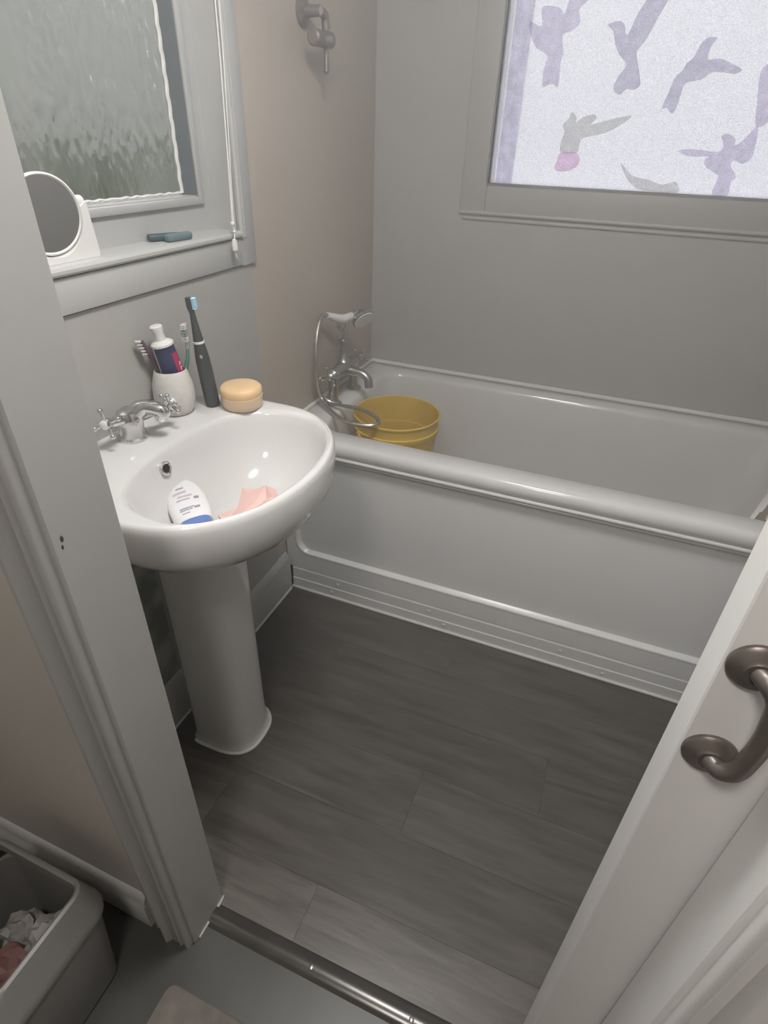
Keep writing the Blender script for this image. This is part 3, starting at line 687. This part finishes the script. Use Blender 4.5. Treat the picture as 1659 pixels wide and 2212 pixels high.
bm = B(); tube(bm, [Vector(p) + Vector((0, 0, 0.002)) for p in ped(1.09, 0.001)[36:] + ped(1.09, 0.001)[:21]], 0.0045, 8, 1, smooth=False); obj('sealant_bead', bm, 'sealant', pd)
bm = B(); lathe(bm, [(0.0085, 0.001), (0.0085, 0.003), (0.0115, 0.0045), (0.0135, 0.003), (0.0135, -0.004)], (-0.6935, 0.698, 0.785), (0.97, 0.05, 0.24), 24, cap0=False); obj('overflow_ring', bm, 'chrome', pb)
bm = B(); lathe(bm, [(0.0088, -0.003), (0.0088, 0.0022)], (-0.6935, 0.698, 0.785), (0.97, 0.05, 0.24), 24); obj('overflow_hole', bm, 'hole', pb)
bm = B(); lathe(bm, [(0.022, 0), (0.022, 0.003), (0.014, 0.004), (0.012, 0.001)], (-0.577, YC, 0.668), n=24); obj('waste', bm, 'chrome', pb)

# basin tap
tp = thing('basin_tap', 'small chrome basin mixer tap with two crosshead handles', 'tap')
ZD = 0.8165
bm = B()
lathe(bm, [(0.027, 0), (0.027, 0.004), (0.023, 0.007), (0.022, 0.022), (0.0235, 0.030), (0.025, 0.042), (0.020, 0.054), (0.010, 0.060)], (-0.780, 0.724, ZD), n=28)
obj('body', bm, 'chrome', tp)
bm = B(); tube(bm, [(-0.778, 0.726, 0.850), (-0.768, 0.734, 0.868), (-0.752, 0.743, 0.876), (-0.724, 0.750, 0.871), (-0.732, 0.753, 0.857)], [0.019, 0.017, 0.014, 0.0125, 0.0125], 16, 6)
obj('spout', bm, 'chrome', tp)
for c, ax in (((-0.777, 0.669, 0.868), (0.3, -1, 0.35)), ((-0.743, 0.792, 0.866), (0.35, 0.85, 0.35))):
    bm = B(); v = Vector(ax).normalized()
    tube(bm, [Vector((-0.780, 0.724, 0.856)), Vector(c) - v * 0.012], [0.013, 0.009], 14, 3)
    crosshead(bm, c, ax, 0.024, 0.010)
    h = obj('crosshead_handle', bm, 'chrome', tp)
    bm = B(); lathe(bm, [(0.0068, 0.008), (0.0068, 0.0105), (0.004, 0.012)], c, ax, 18); obj('cap', bm, 'whiteplastic', h)

# ------------------------------------------------------------------ things on the basin
mg = thing('toothbrush_mug', 'off-white rounded stoneware mug holding toothbrushes by the basin tap', 'mug')
mc = (-0.787, 0.857, ZD)
bm = B(); lathe(bm, [(0.022, 0), (0.030, 0.002), (0.037, 0.015), (0.0405, 0.035), (0.0395, 0.058), (0.034, 0.078), (0.0305, 0.088), (0.0295, 0.0895), (0.0285, 0.088), (0.032, 0.076), (0.037, 0.055), (0.037, 0.035), (0.030, 0.010), (0.01, 0.006)], mc, n=40)
obj('cup', bm, 'mug', mg, angle=60)
bm = B()
for k, (a, z) in enumerate(((-0.95, 0.030), (-0.80, 0.034), (-0.88, 0.024), (-0.70, 0.026), (-0.78, 0.020))):
    ball(bm, (mc[0] + 0.0395 * math.cos(a), mc[1] + 0.0395 * math.sin(a), ZD + z), 0.0032, 1, (0.6, 0.9, 0.7))
obj('printed_specks', bm, 'mugprint', mg)

ts = thing('toothpaste_tube', 'navy and white toothpaste tube with crimson print standing in the mug', 'toothpaste')
a, b = Vector((-0.776, 0.866, 0.845)), Vector((-0.790, 0.852, 0.955))
d = (b - a).normalized(); px = Vector((0.62, 0.78, 0)); px = (px - d * px.dot(d)).normalized(); py = d.cross(px)
def tube_loop(t, wx, wy, n=32): return [a.lerp(b, t) + px * (wx * math.cos(2 * PI * k / n)) + py * (wy * math.sin(2 * PI * k / n)) for k in range(n)]
def shell(bm, ks, o, ts_=(0.0, 0.25, 0.5, 0.75, 1.0)):
    rows_ = []
    for t in ts_:
        lp = tube_loop(t, 0.024 - 0.004 * t + o, 0.008 + 0.010 * t + o); rows_.append([bm.verts.new(lp[k % 32]) for k in ks])
    for r0, r1 in zip(rows_, rows_[1:]):
        for i in range(len(ks) - 1): bm.faces.new((r0[i], r0[i + 1], r1[i + 1], r1[i]))
bm = B(); loft(bm, [tube_loop(t, 0.024 - 0.004 * t, 0.008 + 0.010 * t) for t in (0, 0.25, 0.5, 0.75, 1.0)]); tb = obj('tube_body', bm, 'navy', ts)
near = max(range(32), key=lambda k: (Vector(tube_loop(0.7, 0.02, 0.018)[k]) - a.lerp(b, 0.7)).normalized().dot(Vector((0.5, -0.86, 0))))
def side(sgn):   # +1 image right, -1 image left
    return sgn if (Vector(tube_loop(0.7, .02, .018)[(near + 4) % 32]) - Vector(tube_loop(0.7, .02, .018)[near])).dot(Vector((0.86, 0.5, 0))) > 0 else -sgn
sR = side(1)
bm = B(); shell(bm, [near - sR * k for k in (4, 5, 6, 7, 8)], 0.0004); obj('white_stripe', bm, 'whiteplastic', tb)
bm = B(); shell(bm, [near + sR * k for k in (4, 5, 6, 7, 8)], 0.0004, (0.22, 0.4, 0.55, 0.7, 0.85)); cpn = obj('crimson_patch', bm, 'crimson', tb)
bm = B()
for i, t in enumerate((0.34, 0.43, 0.52, 0.62)):
    p = Vector(tube_loop(t, 0.024 - 0.004 * t + 0.0008, 0.008 + 0.010 * t + 0.0008)[(near + sR * 6) % 32]); q = Vector(tube_loop(t + 0.05, 0.024 - 0.004 * t + 0.0008, 0.008 + 0.010 * t + 0.0008)[(near + sR * 7) % 32])
    tube(bm, [p, (p + q) / 2 + d * 0.003 * (-1) ** i, q], 0.0009, 6, 3)
obj('white_lettering', bm, 'whiteplastic', cpn)
bm = B(); lathe(bm, [(0.0215, -0.001), (0.0215, 0.003), (0.0185, 0.006), (0.0105, 0.0095), (0.0100, 0.024), (0.0118, 0.028), (0.0118, 0.035), (0.0095, 0.037)], b, d, 28); obj('cap', bm, 'whiteplastic', ts)

t1 = thing('toothbrush', 'plum-coloured toothbrush leaning left in the mug with pale bristles', 'toothbrush')
P = [(-0.778, 0.872, 0.835), (-0.792, 0.855, 0.875), (-0.804, 0.843, 0.915), (-0.809, 0.833, 0.940), (-0.813, 0.825, 0.965)]
bm = B(); tube(bm, P, [0.0045, 0.0042, 0.0036, 0.0062, 0.0048], 12, 6, flat=0.75); obj('handle', bm, 'purple', t1)
bm = B(); n_ = Vector((-0.35, -0.92, 0.12)).normalized()
for k in range(5):
    for s in (-1, 0, 1):
        c = Vector(P[3]).lerp(Vector(P[4]), k / 4) + Vector((0.7, -0.3, 0)) * (0.0032 * s)
        tube(bm, [c + n_ * 0.003, c + n_ * 0.014], 0.0016, 6, 1, smooth=False)
obj('bristles', bm, 'bristle_white', t1)
t2 = thing('toothbrush', 'green toothbrush with cloudy clear head at the right of the mug', 'toothbrush')
P = [(-0.786, 0.868, 0.838), (-0.776, 0.878, 0.880), (-0.7665, 0.886, 0.915), (-0.763, 0.889, 0.942)]
bm = B(); tube(bm, P, [0.004, 0.0046, 0.0048, 0.0032], 12, 6, flat=0.75); obj('handle', bm, 'green', t2)
bm = B(); tube(bm, [(-0.763, 0.889, 0.940), (-0.762, 0.890, 0.958), (-0.762, 0.890, 0.990)], [0.0035, 0.0062, 0.0058], 12, 5, flat=0.6); obj('clear_head', bm, 'clearplastic', t2)
n_ = Vector((0.30, -0.95, 0)).normalized(); sd = Vector((0.95, 0.30, 0))
for k, mname in enumerate(('bristle_white', 'bristle_grey', 'bristle_white')):
    bm = B()
    for j in range(3):
        for s in (-1, 0, 1):
            c = Vector((-0.762, 0.890, 0.958 + k * 0.0115 + j * 0.0035)) + sd * (0.0035 * s)
            tube(bm, [c + n_ * 0.003, c + n_ * 0.013], 0.0017, 6, 1, smooth=False)
    obj('bristles', bm, mname, t2)

eb = thing('electric_toothbrush', 'charcoal electric toothbrush standing upright with pale blue bristles', 'electric toothbrush')
a, b = Vector((-0.742, 0.915, ZD)), Vector((-0.755, 0.905, 1.033)); d = (b - a).normalized()
bm = B(); lathe(bm, [(0.0125, 0), (0.0145, 0.002), (0.0150, 0.01), (0.0148, 0.05), (0.0142, 0.10), (0.0105, 0.132)], a, d, 28); obj('handle', bm, 'black', eb)
bm = B(); lathe(bm, [(0.0108, 0.132), (0.0112, 0.134), (0.0108, 0.1365)], a, d, 28); obj('collar', bm, 'whiteplastic', eb)
bm = B(); lathe(bm, [(0.0098, 0.1365), (0.0085, 0.15), (0.0062, 0.175), (0.0050, 0.190), (0.0052, 0.196)], a, d, 24)
sd = Vector((0.90, 0.43, 0)); hn = Vector((0.75, 0.10, -0.05)).normalized()
tube(bm, [a + d * 0.190, a + d * 0.202 - hn * 0.0015, a + d * 0.2185 - hn * 0.0015], [0.0052, 0.0066, 0.0062], 14, 5)
obj('brush_neck', bm, 'black', eb)
bm = B()
cc = Vector((0.9, 0.42, 0)).normalized(); wv = d.cross(cc).normalized()
for i in range(6):
    for j in range(-2, 3):
        c = a + d * (0.199 + 0.0036 * i) + wv * (0.0024 * j)
        tube(bm, [c + cc * 0.004, c + cc * 0.0125], 0.0016, 6, 1, smooth=False)
obj('bristles', bm, 'bristle_blue', eb)
bm = B(); ball(bm, a + d * 0.108 + Vector((0.5, -0.86, 0)) * 0.0135, 0.004, 2, (1, 0.35, 1)); obj('power_button', bm, 'clearplastic', eb)

so = thing('soap_dish', 'round peach soap cake in a shallow tub on the right corner of the basin', 'soap')
cS = (-0.684, 0.938, ZD)
bm = B(); lathe(bm, [(0.034, 0), (0.039, 0.002), (0.042, 0.010), (0.043, 0.022), (0.0435, 0.027), (0.041, 0.027), (0.040, 0.020), (0.02, 0.018)], cS, n=44); obj('tub', bm, 'soapbase', so, angle=50)
bm = B(); lathe(bm, [(0.039, 0.021), (0.042, 0.028), (0.0435, 0.036), (0.042, 0.043), (0.038, 0.0465), (0.028, 0.048), (0.012, 0.0485)], cS, n=44); obj('soap_cake', bm, 'soap', so, angle=60)

sh = thing('shampoo_bottle', 'white bottle with blue cap lying in the basin', 'bottle')
cap = Vector((-0.592, 0.642, 0.717)); end = Vector((-0.700, 0.732, 0.731)); d = (end - cap).normalized()
upv = Vector((0.25, -0.35, 1.0)); upv = (upv - d * upv.dot(d)).normalized(); sdv = d.cross(upv)
def bl_(t, wx, wy, n=40): 
    out = []
    for k in range(n):
        a_ = 2 * PI * k / n; ca, sa = math.cos(a_), math.sin(a_); r = (abs(ca) ** 2.6 + abs(sa) ** 2.6) ** (-1 / 2.6)
        out.append(cap + d * t + sdv * (wx * r * ca) + upv * (wy * r * sa))
    return out
bprof = [(0.012, 0.0285, 0.0165), (0.016, 0.0315, 0.0185), (0.03, 0.034, 0.020), (0.06, 0.036, 0.021), (0.09, 0.035, 0.021), (0.115, 0.030, 0.0185), (0.132, 0.022, 0.014), (0.140, 0.012, 0.008)]
bm = B(); loft(bm, [bl_(*p) for p in bprof]); bo = obj('bottle_body', bm, 'bottle', sh, angle=60)
bm = B(); loft(bm, [bl_(-0.006, 0.022, 0.0135), bl_(-0.004, 0.027, 0.0165), bl_(0.0, 0.029, 0.0175), bl_(0.0118, 0.029, 0.0175)]); obj('cap', bm, 'blue', sh, angle=40)
def bpt(t, u, o=0.0006):   # point on the upper face: t along, u across in metres
    wx, wy = 0.0305, 0.0195
    for p, q in zip(bprof, bprof[1:]):
        if p[0] <= t <= q[0]:
            k = (t - p[0]) / (q[0] - p[0]); wx = p[1] + (q[1] - p[1]) * k; wy = p[2] + (q[2] - p[2]) * k
    h = wy * (1 - (abs(u) / wx) ** 2.6) ** (1 / 2.6)
    return cap + d * t + sdv * u + upv * (h + o)
sg = 1 if sdv.dot(Vector((0.86, 0.5, 0))) > 0 else -1
def dash(name, t0, u0, t1_, u1, r, m):
    bm = B(); tube(bm, [bpt(t0 + (t1_ - t0) * k / 6, sg * (u0 + (u1 - u0) * k / 6), 0.0001) for k in range(7)], r, 6, 1, smooth=False, flat=1); obj(name, bm, m, bo)
dash('printed_line', 0.026, -0.016, 0.026, -0.002, 0.0008, 'print'); dash('printed_line', 0.034, -0.018, 0.034, 0.004, 0.0011, 'print')
dash('printed_line', 0.039, -0.018, 0.039, 0.008, 0.0011, 'print'); dash('printed_line', 0.085, -0.020, 0.086, 0.004, 0.0028, 'print_pink')
dash('printed_line', 0.074, -0.014, 0.072, 0.012, 0.0022, 'print_pink'); dash('printed_line', 0.064, -0.018, 0.063, 0.006, 0.002, 'print_pink'); dash('printed_line', 0.10, -0.012, 0.10, 0.002, 0.0016, 'print')
dash('oval_logo', 0.035, 0.008, 0.036, 0.017, 0.0024, 'print'); dash('oval_logo', 0.062, 0.013, 0.062, 0.021, 0.0028, 'print')

pk = B(); crumple(pk, (-0.516, 0.703, 0.729), 0.050, (0.85, 1.15, 0.62), 9.1, 0.95, 2, 2.3)
rw = random.Random(5)
for v in pk.verts:
    v.co += Vector((rw.uniform(-1, 1), rw.uniform(-1, 1), rw.uniform(-0.8, 1))) * 0.0085
    k = (v.co.x + 0.516) + (v.co.y - 0.703)
    v.co.z += 0.30 * k if k > 0 else 0.12 * k
tag(obj('crumpled_wrapper', pk, 'pink', smooth=False), 'crumpled thin pink wrapper in the basin beside the white bottle', 'wrapper')

# ------------------------------------------------------------------ things on the window sill
mi = thing('vanity_mirror', 'round swivel mirror in white plastic stand on the window sill', 'mirror')
mcx = Vector((-0.846, 0.716, 1.184)); ax = Vector((1, -0.20, -0.08)).normalized()
bm = B(); lathe(bm, [(0.053, -0.004), (0.0575, -0.003), (0.058, 0.003), (0.0555, 0.0045), (0.0535, 0.002)], mcx, ax, 56, cap0=True, cap1=False); obj('rim', bm, 'whiteplastic', mi)
bm = B(); lathe(bm, [(0.0538, 0.0), (0.0538, 0.0022)], mcx, ax, 56); obj('mirror_glass', bm, 'mirror', mi)
bm = B()
arc = [(0.716 + 0.0605 * math.cos(a_), 1.184 + 0.0605 * math.sin(a_)) for a_ in [0.1 - (PI + 0.2) * k / 24 for k in range(25)]]
out_ = [(0.640, 1.198), (0.636, 1.1152 + 0.04), (0.630, 1.120), (0.632, 1.1153), (0.794, 1.1153), (0.797, 1.120), (0.794, 1.1552), (0.790, 1.198)]
ring = arc + out_
extrude_poly(bm, [(-0.862, y, z) for y, z in ring], (0.026, 0, 0))
obj('stand', bm, 'whiteplastic', mi)
for s_ in (-1, 1):
    bm = B(); lathe(bm, [(0.0075, -0.012), (0.0085, -0.010), (0.0085, 0.006), (0.006, 0.009)], (-0.848, 0.716 + s_ * 0.068, 1.198), (0, s_, 0), 18); obj('pivot_knob', bm, 'whiteplastic', mi)

pg = thing('clothes_peg', 'dark teal plastic clothes peg lying on the window sill', 'clothes peg')
z0 = 1.1155
bm = B(); box(bm, -0.008, 0.008, -0.034, 0.034, 0, 0.013, 0.005, 3); o = obj('peg_arm', bm, 'teal', pg); o.location = (-0.858, 0.985, z0); o.rotation_euler = (0, 0, -0.45)
bm = B(); box(bm, -0.008, 0.008, -0.030, 0.034, 0, 0.014, 0.005, 3); o = obj('peg_arm', bm, 'teal2', pg); o.location = (-0.836, 0.998, z0); o.rotation_euler = (0, 0, -0.12)
bm = B(); lathe(bm, [(0.004, 0), (0.005, 0.002), (0.005, 0.009), (0.004, 0.011)], (-0.842, 0.993, z0), n=14); obj('spring', bm, 'fixture', pg)

cd = thing('blind_cord', 'thin white blind cord with clear toggle hanging in front of the window casing', 'cord')
bm = B(); tube(bm, [(-0.808, 1.163, 1.80), (-0.806, 1.160, 1.50), (-0.806, 1.152, 1.30), (-0.806, 1.142, 1.14)], 0.0014, 6, 6); obj('cord', bm, 'cord', cd)
bm = B(); tube(bm, [(-0.807, 1.176, 1.80), (-0.806, 1.172, 1.50), (-0.806, 1.160, 1.30), (-0.806, 1.148, 1.165), (-0.805, 1.145, 1.13)], 0.0012, 6, 6); obj('cord', bm, 'cord', cd)
bm = B(); ball(bm, (-0.805, 1.141, 1.134), 0.005, 2); tube(bm, [(-0.805, 1.141, 1.134), (-0.804, 1.143, 1.118), (-0.804, 1.140, 1.104)], 0.0014, 6, 4); ball(bm, (-0.804, 1.143, 1.118), 0.0035, 2); obj('knot', bm, 'cord', cd)
bm = B(); lathe(bm, [(0.002, 0), (0.006, 0.003), (0.0065, 0.018), (0.005, 0.024), (0.002, 0.026)], (-0.804, 1.139, 1.079), n=14); tube(bm, [(-0.804, 1.139, 1.080), (-0.804, 1.142, 1.066)], 0.0013, 6, 2); obj('toggle', bm, 'whiteplastic', cd)

# ------------------------------------------------------------------ hall: bin, its contents, mat
bn = thing('waste_bin', 'white rectangular plastic bin, shade put into its colour, with open lid frame by the hall wall', 'bin')
def rz(x0, x1, y0, y1, r, z, n=6): return [(x, y, z) for x, y in rrect(x0, x1, y0, y1, r, n)]
bm = B()
loft(bm, [rz(-0.770, -0.574, 0.045, 0.222, 0.025, 0.001), rz(-0.773, -0.571, 0.042, 0.225, 0.028, 0.006), rz(-0.790, -0.563, 0.026, 0.242, 0.03, 0.215), rz(-0.786, -0.570, 0.030, 0.238, 0.028, 0.215), rz(-0.769, -0.583, 0.046, 0.221, 0.024, 0.012)])
obj('bin_body', bm, 'bin', bn, angle=40)
bm = B()
loft(bm, [rz(-0.793, -0.563, 0.022, 0.246, 0.032, 0.205), rz(-0.796, -0.560, 0.018, 0.250, 0.034, 0.207), rz(-0.797, -0.559, 0.017, 0.251, 0.034, 0.219), rz(-0.794, -0.562, 0.021, 0.248, 0.032, 0.226), rz(-0.783, -0.574, 0.060, 0.238, 0.026, 0.276), rz(-0.780, -0.577, 0.066, 0.235, 0.024, 0.283), rz(-0.776, -0.582, 0.072, 0.231, 0.02, 0.285), rz(-0.772, -0.586, 0.078, 0.227, 0.014, 0.282), rz(-0.772, -0.587, 0.078, 0.226, 0.014, 0.262)], cap0=False, cap1=False)
obj('lid_frame', bm, 'bin', bn, angle=40)
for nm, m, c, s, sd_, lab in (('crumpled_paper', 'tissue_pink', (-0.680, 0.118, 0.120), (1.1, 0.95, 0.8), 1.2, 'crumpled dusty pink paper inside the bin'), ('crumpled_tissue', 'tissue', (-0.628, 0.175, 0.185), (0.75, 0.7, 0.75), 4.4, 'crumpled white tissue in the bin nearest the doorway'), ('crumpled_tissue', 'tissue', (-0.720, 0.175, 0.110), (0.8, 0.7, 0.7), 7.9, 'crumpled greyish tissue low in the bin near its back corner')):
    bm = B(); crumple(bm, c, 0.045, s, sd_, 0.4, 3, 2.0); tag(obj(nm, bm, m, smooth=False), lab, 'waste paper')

bm = B()
pts = [(x, y, 0.0) for x, y in rrect(-0.472, 0.30, -0.55, 0.236, 0.018, 5)]
loft(bm, [[(x, y, 0.0005) for x, y, z in pts], [(x, y, 0.005) for x, y, z in pts], [(x * 0.997 - 0.0002, y * 0.995 - 0.0005, 0.007) for x, y, z in pts]])
tag(obj('hall_mat', bm, 'mat'), 'brown-grey flat mat on the hall floor before the doorway', 'mat')

# ------------------------------------------------------------------ haze volume added in the bathroom for a fogged-lens veil
hz = bpy.data.materials.new('lens_fog_haze'); hz.use_nodes = True
nt = hz.node_tree; nt.nodes.remove(nt.nodes['Principled BSDF'])
vs_ = nt.nodes.new('ShaderNodeVolumeScatter'); vs_.inputs['Density'].default_value = 0.25; vs_.inputs['Anisotropy'].default_value = 0.3
vs_.inputs['Color'].default_value = (0.97, 0.97, 0.97, 1)
nt.links.new(vs_.outputs[0], nt.nodes['Material Output'].inputs['Volume'])
M['haze'] = hz
ho = obj('lens_fog_haze', box(B(), XW + 0.004, XR - 0.002, 0.43, DW - 0.006, 0.002, ZC - 0.08), 'haze', smooth=False)
ho['kind'] = 'stuff'; ho['label'] = 'thin haze added in the bathroom air to imitate lens fog'; ho['category'] = 'haze'
